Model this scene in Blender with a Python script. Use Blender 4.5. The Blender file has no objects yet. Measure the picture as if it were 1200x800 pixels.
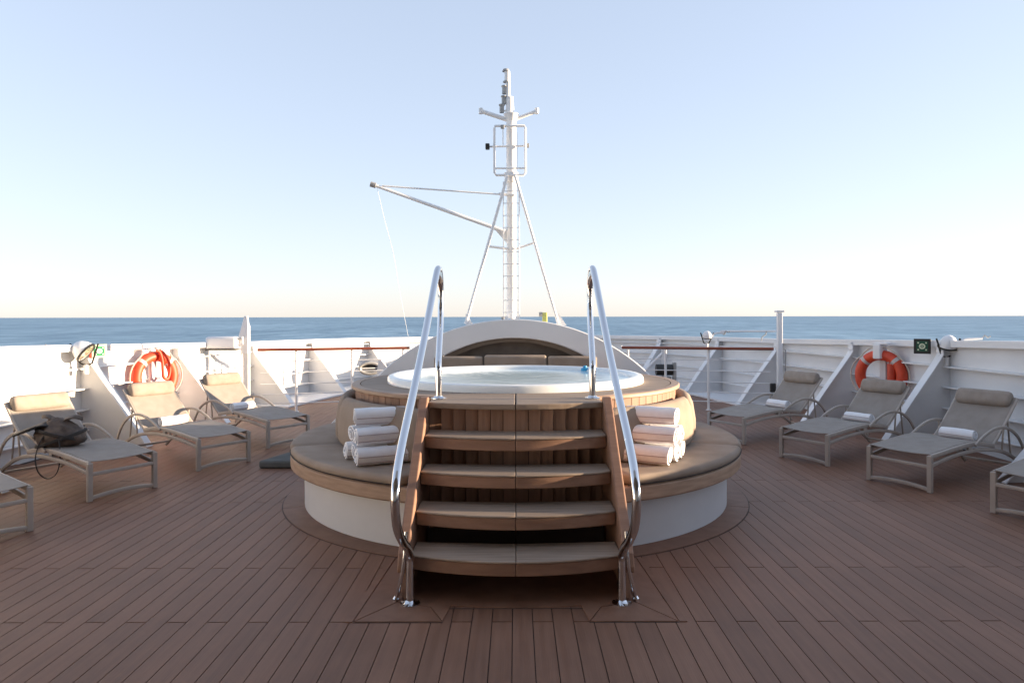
import bpy, bmesh, math, random
from mathutils import Vector, Matrix
R = math.radians
random.seed(7)
S = bpy.context.scene
COL = S.collection

# ---------------------------------------------------------------- camera, sky, sun, exposure
cam_d = bpy.data.cameras.new('camera'); cam = bpy.data.objects.new('camera', cam_d); COL.objects.link(cam)
cam.location = (0, 0, 1.6); cam.rotation_euler = (R(90), 0.002, 0)
cam_d.sensor_width = 36; cam_d.lens = 25.5
cam_d.shift_x = -4/1200; cam_d.shift_y = -29/1200
cam_d.clip_start = 0.05; cam_d.clip_end = 200000
S.camera = cam

SKY_TINT = (0.98, 0.98, 1.10); SKY_MIX = 0.34   # pale evening sky
SUN_EL = R(6.0)      # low evening sun
SUN_FWD = R(3.0)     # sun stands to starboard, this much ahead of the beam
W = bpy.data.worlds.new('World'); S.world = W; W.use_nodes = True
nt = W.node_tree; bg = nt.nodes['Background']
sky = nt.nodes.new('ShaderNodeTexSky'); sky.sky_type = 'NISHITA'; sky.sun_disc = False
sky.sun_elevation = SUN_EL; sky.sun_rotation = R(90) - SUN_FWD
sky.air_density = 1.0; sky.dust_density = 0.2; sky.ozone_density = 3.0
lum = nt.nodes.new('ShaderNodeRGBToBW'); nt.links.new(sky.outputs[0], lum.inputs[0])
tint = nt.nodes.new('ShaderNodeVectorMath'); tint.operation = 'SCALE'; tint.inputs[0].default_value = SKY_TINT
nt.links.new(lum.outputs[0], tint.inputs['Scale'])
smx = nt.nodes.new('ShaderNodeMix'); smx.data_type = 'RGBA'; smx.inputs[0].default_value = SKY_MIX
nt.links.new(sky.outputs[0], smx.inputs[6]); nt.links.new(tint.outputs[0], smx.inputs[7])
gm = nt.nodes.new('ShaderNodeGamma'); gm.inputs[1].default_value = 0.42
nt.links.new(smx.outputs[2], gm.inputs[0]); wb = nt.nodes.new('ShaderNodeVectorMath'); wb.operation = 'MULTIPLY'; wb.inputs[1].default_value = (0.985, 0.980, 1.055)
nt.links.new(gm.outputs[0], wb.inputs[0]); nt.links.new(wb.outputs[0], bg.inputs[0]); bg.inputs[1].default_value = 0.138
sd = bpy.data.lights.new('sun', 'SUN'); sun = bpy.data.objects.new('sun', sd); COL.objects.link(sun)
sd.energy = 3.0; sd.angle = R(0.5); sd.color = (1.0, 0.78, 0.54)
sdir = Vector((math.cos(SUN_FWD)*math.cos(SUN_EL), math.sin(SUN_FWD)*math.cos(SUN_EL), math.sin(SUN_EL)))
sun.rotation_euler = sdir.to_track_quat('Z', 'Y').to_euler()
S.view_settings.view_transform = 'Standard'; S.view_settings.look = 'None'
S.view_settings.gamma = 1.0; S.view_settings.use_curve_mapping = False
S.view_settings.exposure = 2.4

# ---------------------------------------------------------------- materials
def mat(name, c1, c2=None, rough=0.6, metal=0.0, scale=(6, 6, 6), bump=0.0, bscale=None, vary=0.0, island=False,
        spec=0.5, detail=4.0, coat=0.0, lo=0.35, hi=0.65, rvar=0.0, world=False, blotch=0.0):
    m = bpy.data.materials.new(name); m.use_nodes = True
    t = m.node_tree; N = t.nodes; L = t.links; b = N['Principled BSDF']
    b.inputs['Roughness'].default_value = rough; b.inputs['Metallic'].default_value = metal
    b.inputs['Specular IOR Level'].default_value = spec; b.inputs['Coat Weight'].default_value = coat
    tc = N.new('ShaderNodeTexCoord'); mp = N.new('ShaderNodeMapping'); mp.inputs['Scale'].default_value = scale
    oi = N.new('ShaderNodeObjectInfo')
    if world:
        ge = N.new('ShaderNodeNewGeometry'); L.new(ge.outputs['Position'], mp.inputs['Vector'])
    else:
        L.new(tc.outputs['Object'], mp.inputs['Vector'])
        sc = N.new('ShaderNodeVectorMath'); sc.operation = 'SCALE'; sc.inputs[0].default_value = (37.0, 11.0, 23.0)
        L.new(oi.outputs['Random'], sc.inputs['Scale']); L.new(sc.outputs[0], mp.inputs['Location'])
    nz = N.new('ShaderNodeTexNoise'); nz.inputs['Scale'].default_value = 1.0; nz.inputs['Detail'].default_value = detail
    L.new(mp.outputs[0], nz.inputs['Vector'])
    rp = N.new('ShaderNodeValToRGB'); rp.color_ramp.elements[0].position = lo; rp.color_ramp.elements[1].position = hi
    rp.color_ramp.elements[0].color = (*c1, 1); rp.color_ramp.elements[1].color = (*(c2 or c1), 1)
    L.new(nz.outputs['Fac'], rp.inputs['Fac']); col = rp.outputs['Color']
    if vary:
        hs = N.new('ShaderNodeHueSaturation'); mr = N.new('ShaderNodeMapRange')
        mr.inputs['To Min'].default_value = 1-vary; mr.inputs['To Max'].default_value = 1+vary
        if island:
            g2 = N.new('ShaderNodeNewGeometry'); L.new(g2.outputs['Random Per Island'], mr.inputs['Value'])
        else:
            L.new(oi.outputs['Random'], mr.inputs['Value'])
        L.new(mr.outputs[0], hs.inputs['Value']); L.new(col, hs.inputs['Color']); col = hs.outputs['Color']
    if blotch:
        gp = N.new('ShaderNodeNewGeometry'); nb = N.new('ShaderNodeTexNoise'); nb.inputs['Scale'].default_value = 1.3; nb.inputs['Detail'].default_value = 6
        nb.inputs['Roughness'].default_value = 0.62; L.new(gp.outputs['Position'], nb.inputs['Vector'])
        mb = N.new('ShaderNodeMapRange'); mb.inputs['From Min'].default_value = 0.3; mb.inputs['From Max'].default_value = 0.7
        mb.inputs['To Min'].default_value = 1-blotch; mb.inputs['To Max'].default_value = 1+blotch*.7; L.new(nb.outputs['Fac'], mb.inputs['Value'])
        vm = N.new('ShaderNodeVectorMath'); vm.operation = 'SCALE'; L.new(col, vm.inputs[0]); L.new(mb.outputs[0], vm.inputs['Scale']); col = vm.outputs[0]
    L.new(col, b.inputs['Base Color'])
    if rvar:
        m2 = N.new('ShaderNodeMapRange'); m2.inputs['To Min'].default_value = rough-rvar; m2.inputs['To Max'].default_value = rough+rvar
        L.new(nz.outputs['Fac'], m2.inputs['Value']); L.new(m2.outputs[0], b.inputs['Roughness'])
    if bump:
        bn = N.new('ShaderNodeBump'); bn.inputs['Strength'].default_value = bump; bn.inputs['Distance'].default_value = 0.004
        if bscale:
            mp2 = N.new('ShaderNodeMapping'); mp2.inputs['Scale'].default_value = bscale
            L.new(tc.outputs['Object'], mp2.inputs['Vector'])
            n2 = N.new('ShaderNodeTexNoise'); n2.inputs['Scale'].default_value = 1.0; n2.inputs['Detail'].default_value = 3
            L.new(mp2.outputs[0], n2.inputs['Vector']); L.new(n2.outputs['Fac'], bn.inputs['Height'])
        else:
            L.new(nz.outputs['Fac'], bn.inputs['Height'])
        L.new(bn.outputs[0], b.inputs['Normal'])
    return m

DK1, DK2 = (0.203, 0.102, 0.063), (0.243, 0.130, 0.085)
M = {}
M['plank'] = mat('deck plank composite', DK1, DK2, rough=0.55, scale=(30, 1.6, 30), bump=0.25, bscale=(160, 5, 160), spec=0.3, blotch=0.14, vary=0.09, rvar=0.1)
M['plank_i'] = mat('deck plank composite joined', DK1, DK2, rough=0.55, scale=(30, 1.6, 30), bump=0.25, bscale=(160, 5, 160), spec=0.3, blotch=0.14, vary=0.09, island=True)
M['margin'] = mat('deck margin board', DK1, DK2, rough=0.55, spec=0.3, blotch=0.14, scale=(9, 9, 9), bump=0.2, bscale=(90, 20, 90), vary=0.05)
M['caulk'] = mat('deck caulking', (0.045, 0.030, 0.026), rough=0.8)
M['teak'] = mat('teak face', (0.250, 0.138, 0.090), (0.305, 0.172, 0.116), rough=0.6, blotch=0.12, spec=0.35, scale=(3, 30, 30), bump=0.3, bscale=(8, 120, 120), vary=0.12)
M['teak_v'] = mat('teak stave', (0.275, 0.155, 0.102), (0.335, 0.194, 0.131), rough=0.6, spec=0.35, scale=(40, 40, 2.5), bump=0.3, bscale=(120, 120, 6), vary=0.16)
M['teak_top'] = mat('weathered teak', (0.255, 0.190, 0.143), (0.345, 0.265, 0.206), rough=0.7, spec=0.3, blotch=0.12, scale=(2.5, 45, 30), bump=0.35, bscale=(6, 130, 60), vary=0.06)
M['teak_ring'] = mat('bench teak', (0.33, 0.215, 0.145), (0.43, 0.29, 0.20), rough=0.55, scale=(5, 5, 40), bump=0.2, bscale=(10, 10, 150), vary=0.06)
M['rail_wood'] = mat('varnished rail wood', (0.20, 0.050, 0.030), (0.30, 0.085, 0.045), rough=0.3, scale=(3, 40, 40), coat=0.4)
M['white'] = mat('white ship paint', (0.77, 0.77, 0.78), (0.82, 0.82, 0.83), rough=0.35, scale=(1.3, 1.3, 2.0), bump=0.06, bscale=(4, 4, 4))
M['white_old'] = mat('white steel paint', (0.73, 0.73, 0.735), (0.80, 0.80, 0.805), rough=0.42, scale=(1.1, 1.1, 3.0), blotch=0.06, bump=0.12, bscale=(3, 3, 3))
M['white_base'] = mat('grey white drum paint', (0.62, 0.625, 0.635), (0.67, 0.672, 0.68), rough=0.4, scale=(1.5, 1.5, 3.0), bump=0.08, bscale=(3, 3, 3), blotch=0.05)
M['mast'] = mat('mast white paint', (0.86, 0.855, 0.85), (0.89, 0.885, 0.88), rough=0.4, scale=(4, 4, 1.0))
M['shell'] = mat('tub acrylic', (0.80, 0.83, 0.83), (0.84, 0.86, 0.86), rough=0.2)
M['cush'] = mat('taupe cushion fabric', (0.305, 0.240, 0.190), (0.36, 0.288, 0.232), rough=0.9, scale=(5, 5, 5), bump=0.35, bscale=(220, 220, 220), vary=0.05, spec=0.2)
M['cush_d'] = mat('grey cushion fabric', (0.10, 0.105, 0.10), (0.14, 0.145, 0.14), rough=0.9, scale=(5, 5, 5), bump=0.3, bscale=(220, 220, 220), spec=0.2)
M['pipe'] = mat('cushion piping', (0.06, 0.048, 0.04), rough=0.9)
M['frame'] = mat('taupe powder coated metal', (0.40, 0.345, 0.30), (0.45, 0.39, 0.34), rough=0.4, scale=(8, 8, 8), spec=0.5)
M['sling'] = mat('grey sling mesh', (0.295, 0.258, 0.226), (0.335, 0.296, 0.262), rough=0.75, scale=(9, 9, 9), bump=0.5, bscale=(330, 330, 330), spec=0.25)
M['pillow'] = mat('headrest fabric', (0.30, 0.252, 0.212), (0.36, 0.305, 0.26), rough=0.9, scale=(9, 9, 9), bump=0.4, bscale=(250, 250, 250), vary=0.04, spec=0.2)
M['towel'] = mat('white terry towel', (0.88, 0.875, 0.89), (0.92, 0.915, 0.93), rough=0.95, scale=(20, 20, 20), bump=0.5, bscale=(240, 240, 240), vary=0.03, spec=0.1)
M['seam'] = mat('towel fold line', (0.42, 0.32, 0.33), rough=0.9)
M['steel'] = mat('polished stainless steel', (0.72, 0.72, 0.73), (0.76, 0.76, 0.77), rough=0.09, metal=1.0, scale=(2, 2, 2), rvar=0.03)
M['steel_d'] = mat('galvanised grey metal', (0.34, 0.335, 0.33), (0.45, 0.445, 0.43), rough=0.45, metal=0.3)
M['orange'] = mat('orange lifebuoy', (0.66, 0.060, 0.022), (0.74, 0.085, 0.03), rough=0.5, scale=(8, 8, 8))
M['orange_d'] = mat('orange buoy lamp', (0.60, 0.06, 0.025), rough=0.45)
M['band'] = mat('reflective band', (0.50, 0.46, 0.44), (0.58, 0.54, 0.52), rough=0.45)
M['rope'] = mat('grab line', (0.65, 0.58, 0.48), rough=0.9)
M['black'] = mat('black rubber', (0.022, 0.021, 0.02), rough=0.5)
M['green'] = mat('sign green', (0.01, 0.26, 0.10), rough=0.5)
M['green_d'] = mat('dark sign green', (0.012, 0.085, 0.045), rough=0.5)
M['sign_y'] = mat('sign frame photoluminescent', (0.66, 0.72, 0.52), rough=0.5)
M['sign_red'] = mat('sign red edge', (0.55, 0.05, 0.03), rough=0.5)
M['sign_w'] = mat('sign white', (0.8, 0.82, 0.8), rough=0.5)
M['glass'] = mat('lamp glass', (0.30, 0.24, 0.17), rough=0.05, spec=0.8)
M['bag'] = mat('brown leather bag', (0.060, 0.038, 0.026), (0.125, 0.084, 0.058), rough=0.6, scale=(14, 14, 14), bump=0.5, bscale=(40, 40, 40))
M['bag_d'] = mat('black scarf cloth', (0.018, 0.015, 0.014), (0.04, 0.033, 0.03), rough=0.6, scale=(14, 14, 14))
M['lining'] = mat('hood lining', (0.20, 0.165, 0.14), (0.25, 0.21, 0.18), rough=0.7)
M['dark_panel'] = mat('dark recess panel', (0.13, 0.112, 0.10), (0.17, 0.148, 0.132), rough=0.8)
M['yellow'] = mat('yellow green lamp', (0.62, 0.63, 0.20), rough=0.4)
M['blue'] = mat('blue float', (0.03, 0.35, 0.62), rough=0.35)
M['blocker'] = mat('deckhouse paint', (0.27, 0.26, 0.25), (0.32, 0.31, 0.30), rough=0.5)
M['hull'] = mat('hull paint', (0.65, 0.65, 0.64), rough=0.4)

def water_mat():
    m = bpy.data.materials.new('tub water'); m.use_nodes = True
    t = m.node_tree; N = t.nodes; L = t.links; b = N['Principled BSDF']
    b.inputs['Base Color'].default_value = (0.70, 0.85, 0.87, 1); b.inputs['Roughness'].default_value = 0.06; b.inputs['IOR'].default_value = 1.33
    tc = N.new('ShaderNodeTexCoord'); nz = N.new('ShaderNodeTexNoise'); nz.inputs['Scale'].default_value = 7; nz.inputs['Detail'].default_value = 3
    L.new(tc.outputs['Object'], nz.inputs['Vector'])
    bn = N.new('ShaderNodeBump'); bn.inputs['Strength'].default_value = 0.22; bn.inputs['Distance'].default_value = 0.02
    L.new(nz.outputs['Fac'], bn.inputs['Height']); L.new(bn.outputs[0], b.inputs['Normal'])
    return m
M['water'] = water_mat()

def sea_mat():
    m = bpy.data.materials.new('sea water'); m.use_nodes = True
    t = m.node_tree; N = t.nodes; L = t.links; b = N['Principled BSDF']
    b.inputs['Roughness'].default_value = 0.45; b.inputs['IOR'].default_value = 1.33
    b.inputs['Specular IOR Level'].default_value = 0.35
    g = N.new('ShaderNodeNewGeometry')
    def noise(sx, sy, det, sc=1.0):
        mp = N.new('ShaderNodeMapping'); mp.inputs['Scale'].default_value = (sx, sy, 1); L.new(g.outputs['Position'], mp.inputs['Vector'])
        n = N.new('ShaderNodeTexNoise'); n.inputs['Scale'].default_value = sc; n.inputs['Detail'].default_value = det
        n.inputs['Roughness'].default_value = 0.65
        L.new(mp.outputs[0], n.inputs['Vector']); return n
    n1 = noise(0.035, 0.014, 8); n2 = noise(0.004, 0.0009, 4)
    mx = N.new('ShaderNodeMath'); mx.operation = 'ADD'; L.new(n1.outputs['Fac'], mx.inputs[0])
    m2 = N.new('ShaderNodeMath'); m2.operation = 'MULTIPLY'; m2.inputs[1].default_value = 0.6
    L.new(n2.outputs['Fac'], m2.inputs[0]); L.new(m2.outputs[0], mx.inputs[1])
    rp = N.new('ShaderNodeValToRGB'); e = rp.color_ramp.elements
    e[0].position = 0.66; e[0].color = (0.080, 0.172, 0.262, 1); e[1].position = 0.98; e[1].color = (0.25, 0.40, 0.51, 1)
    L.new(mx.outputs[0], rp.inputs['Fac']); L.new(rp.outputs[0], b.inputs['Base Color'])
    bn = N.new('ShaderNodeBump'); bn.inputs['Strength'].default_value = 1.0; bn.inputs['Distance'].default_value = 2.2
    L.new(n1.outputs['Fac'], bn.inputs['Height']); L.new(bn.outputs[0], b.inputs['Normal'])
    return m
M['sea'] = sea_mat()

# ---------------------------------------------------------------- mesh helpers
class MB:
    def __init__(self): self.v = []; self.f = []
    def add(self, vs, fs, T=None):
        o = len(self.v)
        for p in vs:
            p = Vector(p); self.v.append(T @ p if T else p)
        self.f += [tuple(o+i for i in f) for f in fs]
        return self
    def box(self, c, s, T=None):
        x, y, z = s[0]/2, s[1]/2, s[2]/2
        vs = [(c[0]+a*x, c[1]+b*y, c[2]+d*z) for d in (-1, 1) for b in (-1, 1) for a in (-1, 1)]
        return self.add(vs, [(0, 2, 3, 1), (4, 5, 7, 6), (0, 1, 5, 4), (2, 6, 7, 3), (0, 4, 6, 2), (1, 3, 7, 5)], T)
    def prism(self, poly, z0, z1, T=None):
        n = len(poly)
        vs = [(p[0], p[1], z0) for p in poly] + [(p[0], p[1], z1) for p in poly]
        fs = [tuple(reversed(range(n))), tuple(range(n, 2*n))] + [(i, (i+1) % n, n+(i+1) % n, n+i) for i in range(n)]
        return self.add(vs, fs, T)
    def sweep(self, path, prof, up=(0, 0, 1), closed=False, T=None, scale=None):
        """prof: 2D points (side, up) swept along a 3D path."""
        P = [Vector(p) for p in path]; n = len(P); k = len(prof); vs = []; fs = []
        U = Vector(up)
        for i in range(n):
            if closed: t = (P[(i+1) % n]-P[i-1])
            else: t = P[min(i+1, n-1)]-P[max(i-1, 0)]
            t.normalize()
            side = t.cross(U)
            if side.length < 1e-4: side = t.orthogonal()
            side.normalize(); u = side.cross(t).normalized()
            U = u if up is None else (U if abs(t.dot(Vector(up))) < 0.999 else u)
            s = scale[i] if scale else 1.0
            for (a, b) in prof: vs.append(P[i]+side*a*s+u*b*s)
        m = n if closed else n-1
        for i in range(m):
            j = (i+1) % n
            for q in range(k):
                r = (q+1) % k; fs.append((i*k+q, i*k+r, j*k+r, j*k+q))
        if not closed:
            fs.append(tuple(reversed(range(k)))); fs.append(tuple(range((n-1)*k, n*k)))
        return self.add(vs, fs, T)
    def tube(self, path, r, n=10, closed=False, T=None, scale=None):
        P = [Vector(p) for p in path]; N = len(P); vs = []; fs = []
        def tan(i):
            if closed: return (P[(i+1) % N]-P[i-1]).normalized()
            return (P[min(i+1, N-1)]-P[max(i-1, 0)]).normalized()
        u = tan(0).orthogonal().normalized(); pt = tan(0)
        for i in range(N):
            t = tan(i); u = pt.rotation_difference(t) @ u; u = (u-t*u.dot(t)).normalized(); pt = t; w = t.cross(u)
            s = r*(scale[i] if scale else 1.0)
            for q in range(n):
                a = 2*math.pi*q/n; vs.append(P[i]+u*math.cos(a)*s+w*math.sin(a)*s)
        for i in range(N if closed else N-1):
            j = (i+1) % N
            for q in range(n):
                p = (q+1) % n; fs.append((i*n+q, i*n+p, j*n+p, j*n+q))
        if not closed:
            fs.append(tuple(reversed(range(n)))); fs.append(tuple(range((N-1)*n, N*n)))
        return self.add(vs, fs, T)
    def lathe(self, prof, a0=0, a1=360, n=64, T=None, endround=0, caps=True, closed_prof=True):
        """prof (r,z) closed polygon revolved about Z from a0 to a1 degrees."""
        k = len(prof); full = abs(a1-a0) >= 359.9; m = n if full else n+1; vs = []; fs = []
        cr = sum(p[0] for p in prof)/k; cz = sum(p[1] for p in prof)/k
        for i in range(m):
            f = i/n; a = R(a0+(a1-a0)*f); s = 1.0
            if endround and not full:
                d = min(f, 1-f)*n
                if d < endround: s = 0.72+0.28*math.sqrt(max(0, 1-(1-d/endround)**2))
            for (r, z) in prof:
                rr = cr+(r-cr)*s; zz = cz+(z-cz)*s; vs.append((rr*math.cos(a), rr*math.sin(a), zz))
        for i in range(n):
            j = (i+1) % m
            for q in range(k if closed_prof else k-1):
                p = (q+1) % k; fs.append((i*k+q, j*k+q, j*k+p, i*k+p))
        if not full and caps:
            fs.append(tuple(range(k))); fs.append(tuple(reversed(range((m-1)*k, m*k))))
        return self.add(vs, fs, T)
    def mesh(self, name, m, smooth=35):
        me = bpy.data.meshes.new(name); me.from_pydata([tuple(p) for p in self.v], [], self.f)
        bm = bmesh.new(); bm.from_mesh(me); bmesh.ops.recalc_face_normals(bm, faces=bm.faces[:]); bm.to_mesh(me); bm.free()
        me.materials.append(m)
        if smooth:
            me.shade_smooth(); me.set_sharp_from_angle(angle=R(smooth))
        return me
    def build(self, name, m, parent=None, smooth=35, bevel=0, seg=2, local=True):
        o = bpy.data.objects.new(name, self.mesh(name, m, smooth)); COL.objects.link(o)
        if parent: o.parent = parent
        if bevel:
            b = o.modifiers.new('bevel', 'BEVEL'); b.width = bevel; b.segments = seg; b.limit_method = 'ANGLE'; b.angle_limit = R(40)
        return o

def circ(r, n=10): return [(r*math.cos(2*math.pi*i/n), r*math.sin(2*math.pi*i/n)) for i in range(n)]
def rect(w, h): return [(-w/2, -h/2), (w/2, -h/2), (w/2, h/2), (-w/2, h/2)]
def rrect(w, h, r, n=3):
    out = []
    for cx, cy, a in ((w/2-r, -h/2+r, -90), (w/2-r, h/2-r, 0), (-w/2+r, h/2-r, 90), (-w/2+r, -h/2+r, 180)):
        for i in range(n+1):
            t = R(a+90*i/n); out.append((cx+r*math.cos(t), cy+r*math.sin(t)))
    return out
def smooth_path(pts, sub=8):
    P = [Vector(p) for p in pts]; out = []
    for i in range(len(P)-1):
        p0 = P[max(i-1, 0)]; p1 = P[i]; p2 = P[i+1]; p3 = P[min(i+2, len(P)-1)]
        for j in range(sub):
            t = j/sub
            out.append(0.5*((2*p1)+(p2-p0)*t+(2*p0-5*p1+4*p2-p3)*t*t+(3*p1-p0-3*p2+p3)*t**3))
    out.append(P[-1]); return out
def tag(o, label=None, cat=None, group=None, kind=None):
    if label: o['label'] = label
    if cat: o['category'] = cat
    if group: o['group'] = group
    if kind: o['kind'] = kind
    return o
def thing(name, label, cat, loc=(0, 0, 0), rz=0, group=None):
    o = bpy.data.objects.new(name, None); COL.objects.link(o); o.location = loc; o.rotation_euler = (0, 0, rz)
    o.empty_display_size = 0.1
    return tag(o, label, cat, group)
def inst(name, me, parent, loc, rz=0, rot=None):
    o = bpy.data.objects.new(name, me); COL.objects.link(o); o.parent = parent; o.location = loc
    o.rotation_euler = rot or (0, 0, rz); return o
def copy_tree(o, parent=None):
    c = o.copy(); COL.objects.link(c)
    if parent: c.parent = parent
    for ch in list(o.children): copy_tree(ch, c)
    return c

TC = (0.0, 6.73)        # tub centre on the deck

# ---------------------------------------------------------------- sea and hull
MB().add([(-90000, -2000, -18), (90000, -2000, -18), (90000, 120000, -18), (-90000, 120000, -18)], [(0, 1, 2, 3)]).build('sea', M['sea'], smooth=0)['kind'] = 'structure'

plan_r = [(5.6, -6), (5.6, 0), (5.58, 4), (5.54, 6.2), (5.46, 8), (5.3, 10), (5.08, 12), (4.84, 13.4), (4.42, 15.2), (3.75, 16.8), (2.75, 18.0), (1.4, 18.7), (0, 18.9)]
PATH = [(p.x, p.y) for p in smooth_path([(a, b, 0) for a, b in plan_r], 6)]
outline = [(x+0.25, y+0.25 if y > 13 else y) for x, y in PATH] + [(-x-0.25, y+0.25 if y > 13 else y) for x, y in reversed(PATH[:-1])]
MB().prism(outline, -18.5, -0.06).build('hull', M['hull'], smooth=0)['kind'] = 'structure'

# unseen superstructure and overhang, added behind the camera to dim skylight on the deck
dh = MB().box((0, -5.2, 6.5), (10.6, 8.0, 13.0)).box((0, .45, 3.4), (10.4, 3.3, .25)).box((0, -1.10, 6.2), (11.8, .9, .2)).box((0, -1.15, 9.4), (11.8, .12, .25))
dh.build('deckhouse_blocker', M['blocker'], smooth=0)['kind'] = 'structure'

# ---------------------------------------------------------------- deck: caulk bed and planks
deck = MB().prism(outline, -0.05, -0.009).build('deck', M['caulk'], smooth=0); deck['kind'] = 'structure'
PITCH = 0.107; GAP = 0.0048
def half_w(y):
    best = 5.6
    for i in range(len(PATH)-1):
        (x0, y0), (x1, y1) = PATH[i], PATH[i+1]
        if y0 <= y <= y1: return x0+(x1-x0)*(y-y0)/max(1e-6, y1-y0)
    return best if y < 0 else 0
planks = []
for k in range(-53, 54):
    xc = -0.019+PITCH*(k+0.5)
    start = 3.81 if k % 2 else 4.63
    y = start-2.46*2
    while y < 18.9:
        y0, y1 = y, y+2.46; y = y1
        yy1 = y1
        while yy1 > y0+0.05 and half_w(yy1) < abs(xc)+0.04: yy1 -= 0.08
        if yy1-y0 < 0.15: continue
        r0 = math.hypot(xc-TC[0], y0-TC[1]); r1 = math.hypot(xc-TC[0], yy1-TC[1])
        if r0 < 1.75 and r1 < 1.75: continue
        planks.append((xc, y0+0.0045, yy1-0.0045))
def visible(p):
    x, y0, y1 = p
    if y1 < 3.2: return False
    yv = max(y0, 3.2)
    return abs(x) < 0.72*y1+0.1
def rank(p): return (0 if visible(p) else 1, max(p[1], 3.2)+0.15*abs(p[0]))
planks.sort(key=rank)
cache = {}
rest = MB()
for i, (x, y0, y1) in enumerate(planks):
    ln = round(y1-y0, 3); w = PITCH-GAP
    if i < 290:
        if ln not in cache:
            cache[ln] = MB().box((0, 0, -0.005), (w, ln, 0.010)).mesh('deck_plank', M['plank'], 0)
        inst('deck_plank', cache[ln], deck, (x, (y0+y1)/2, 0))
    else:
        rest.box((x, (y0+y1)/2, -0.005), (w, ln, 0.010))
o = rest.build('deck_planking', M['plank_i'], deck, smooth=0); o['kind'] = 'stuff'

# margin ring round the tub and the mitred boards under the steps
T_TUB = Matrix.Translation((TC[0], TC[1], 0))
ring_prof = [(1.80, -0.004), (2.057, -0.004), (2.057, 0.006), (1.80, 0.006)]
for a0, a1 in ((-112.6, -161), (-161, -215), (-215, -270), (-270, -325), (-325, -379), (-379, -427.4)):
    MB().lathe(ring_prof, a0-0.08, a1+0.08, 24, T_TUB).build('margin_board', M['margin'], deck)
for s in (-1, 1):
    MB().prism([(s*.845, 3.803), (s*.392, 3.803), (s*.47, 3.985), (s*.665, 4.055)], -0.004, 0.006).build('margin_board', M['margin'], deck, smooth=0)
    MB().prism([(s*.850, 3.808), (s*.672, 4.058), (s*.672, 4.9), (s*.775, 4.82), (s*.79, 4.80)], -0.004, 0.006).build('margin_board', M['margin'], deck, smooth=0)
    MB().prism([(s*.858, 3.80), (s*.898, 3.80), (s*.838, 4.795), (s*.798, 4.815)], -0.004, 0.0056).build('margin_board', M['margin'], deck, smooth=0)
mid = [(-.388, 3.81)]+[(-.36+.72*i/10, 3.985+0.03*(abs(i-5)/5)**2) for i in range(11)]+[(.388, 3.81), (.466, 3.99), (.66, 4.06), (.666, 5.2), (-.666, 5.2), (-.66, 4.06), (-.466, 3.99)]
MB().prism(mid, -0.004, 0.006).build('margin_board', M['margin'], deck, smooth=0)
for a0, a1 in ((-112.3, -270), (-270, -427.7)):
    MB().lathe([(2.0575, -0.006), (2.0645, -0.006), (2.0645, 0.0015), (2.0575, 0.0015)], a0, a1, 60, T_TUB).build('caulk_line', M['caulk'], deck)
for s in (-1, 1):
    MB().box((s*.62, 3.7985, -.002), (.47, .007, .007)).build('caulk_line', M['caulk'], deck, smooth=0)
MB().box((0, 3.9795, -.002), (.74, .007, .007)).build('caulk_line', M['caulk'], deck, smooth=0)
# white painted waterway strip at the bow
ww = MB(); pin = []; pout = []
for x, y in PATH:
    if y > 12.9: pout.append((x, y)); 
def inward(i):
    (x0, y0), (x1, y1) = PATH[max(i-1, 0)], PATH[min(i+1, len(PATH)-1)]
    t = Vector((x1-x0, y1-y0)).normalized(); return Vector((-t.y, t.x))
for i, (x, y) in enumerate(PATH):
    if y > 12.9:
        n = inward(i); pin.append((x+n.x*.95, y+n.y*.95))
for s in (1, -1):
    for i in range(len(pout)-1):
        a, b, c, d = pin[i], pin[i+1], pout[i+1], pout[i]
        ww.add([(s*q[0], q[1], z) for z in (0.002, 0.03) for q in (a, b, c, d)], [(0, 1, 2, 3), (4, 5, 6, 7), (0, 1, 5, 4), (1, 2, 6, 5), (2, 3, 7, 6), (3, 0, 4, 7)])
ww.build('waterway', M['white'], smooth=0)['kind'] = 'structure'

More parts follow.
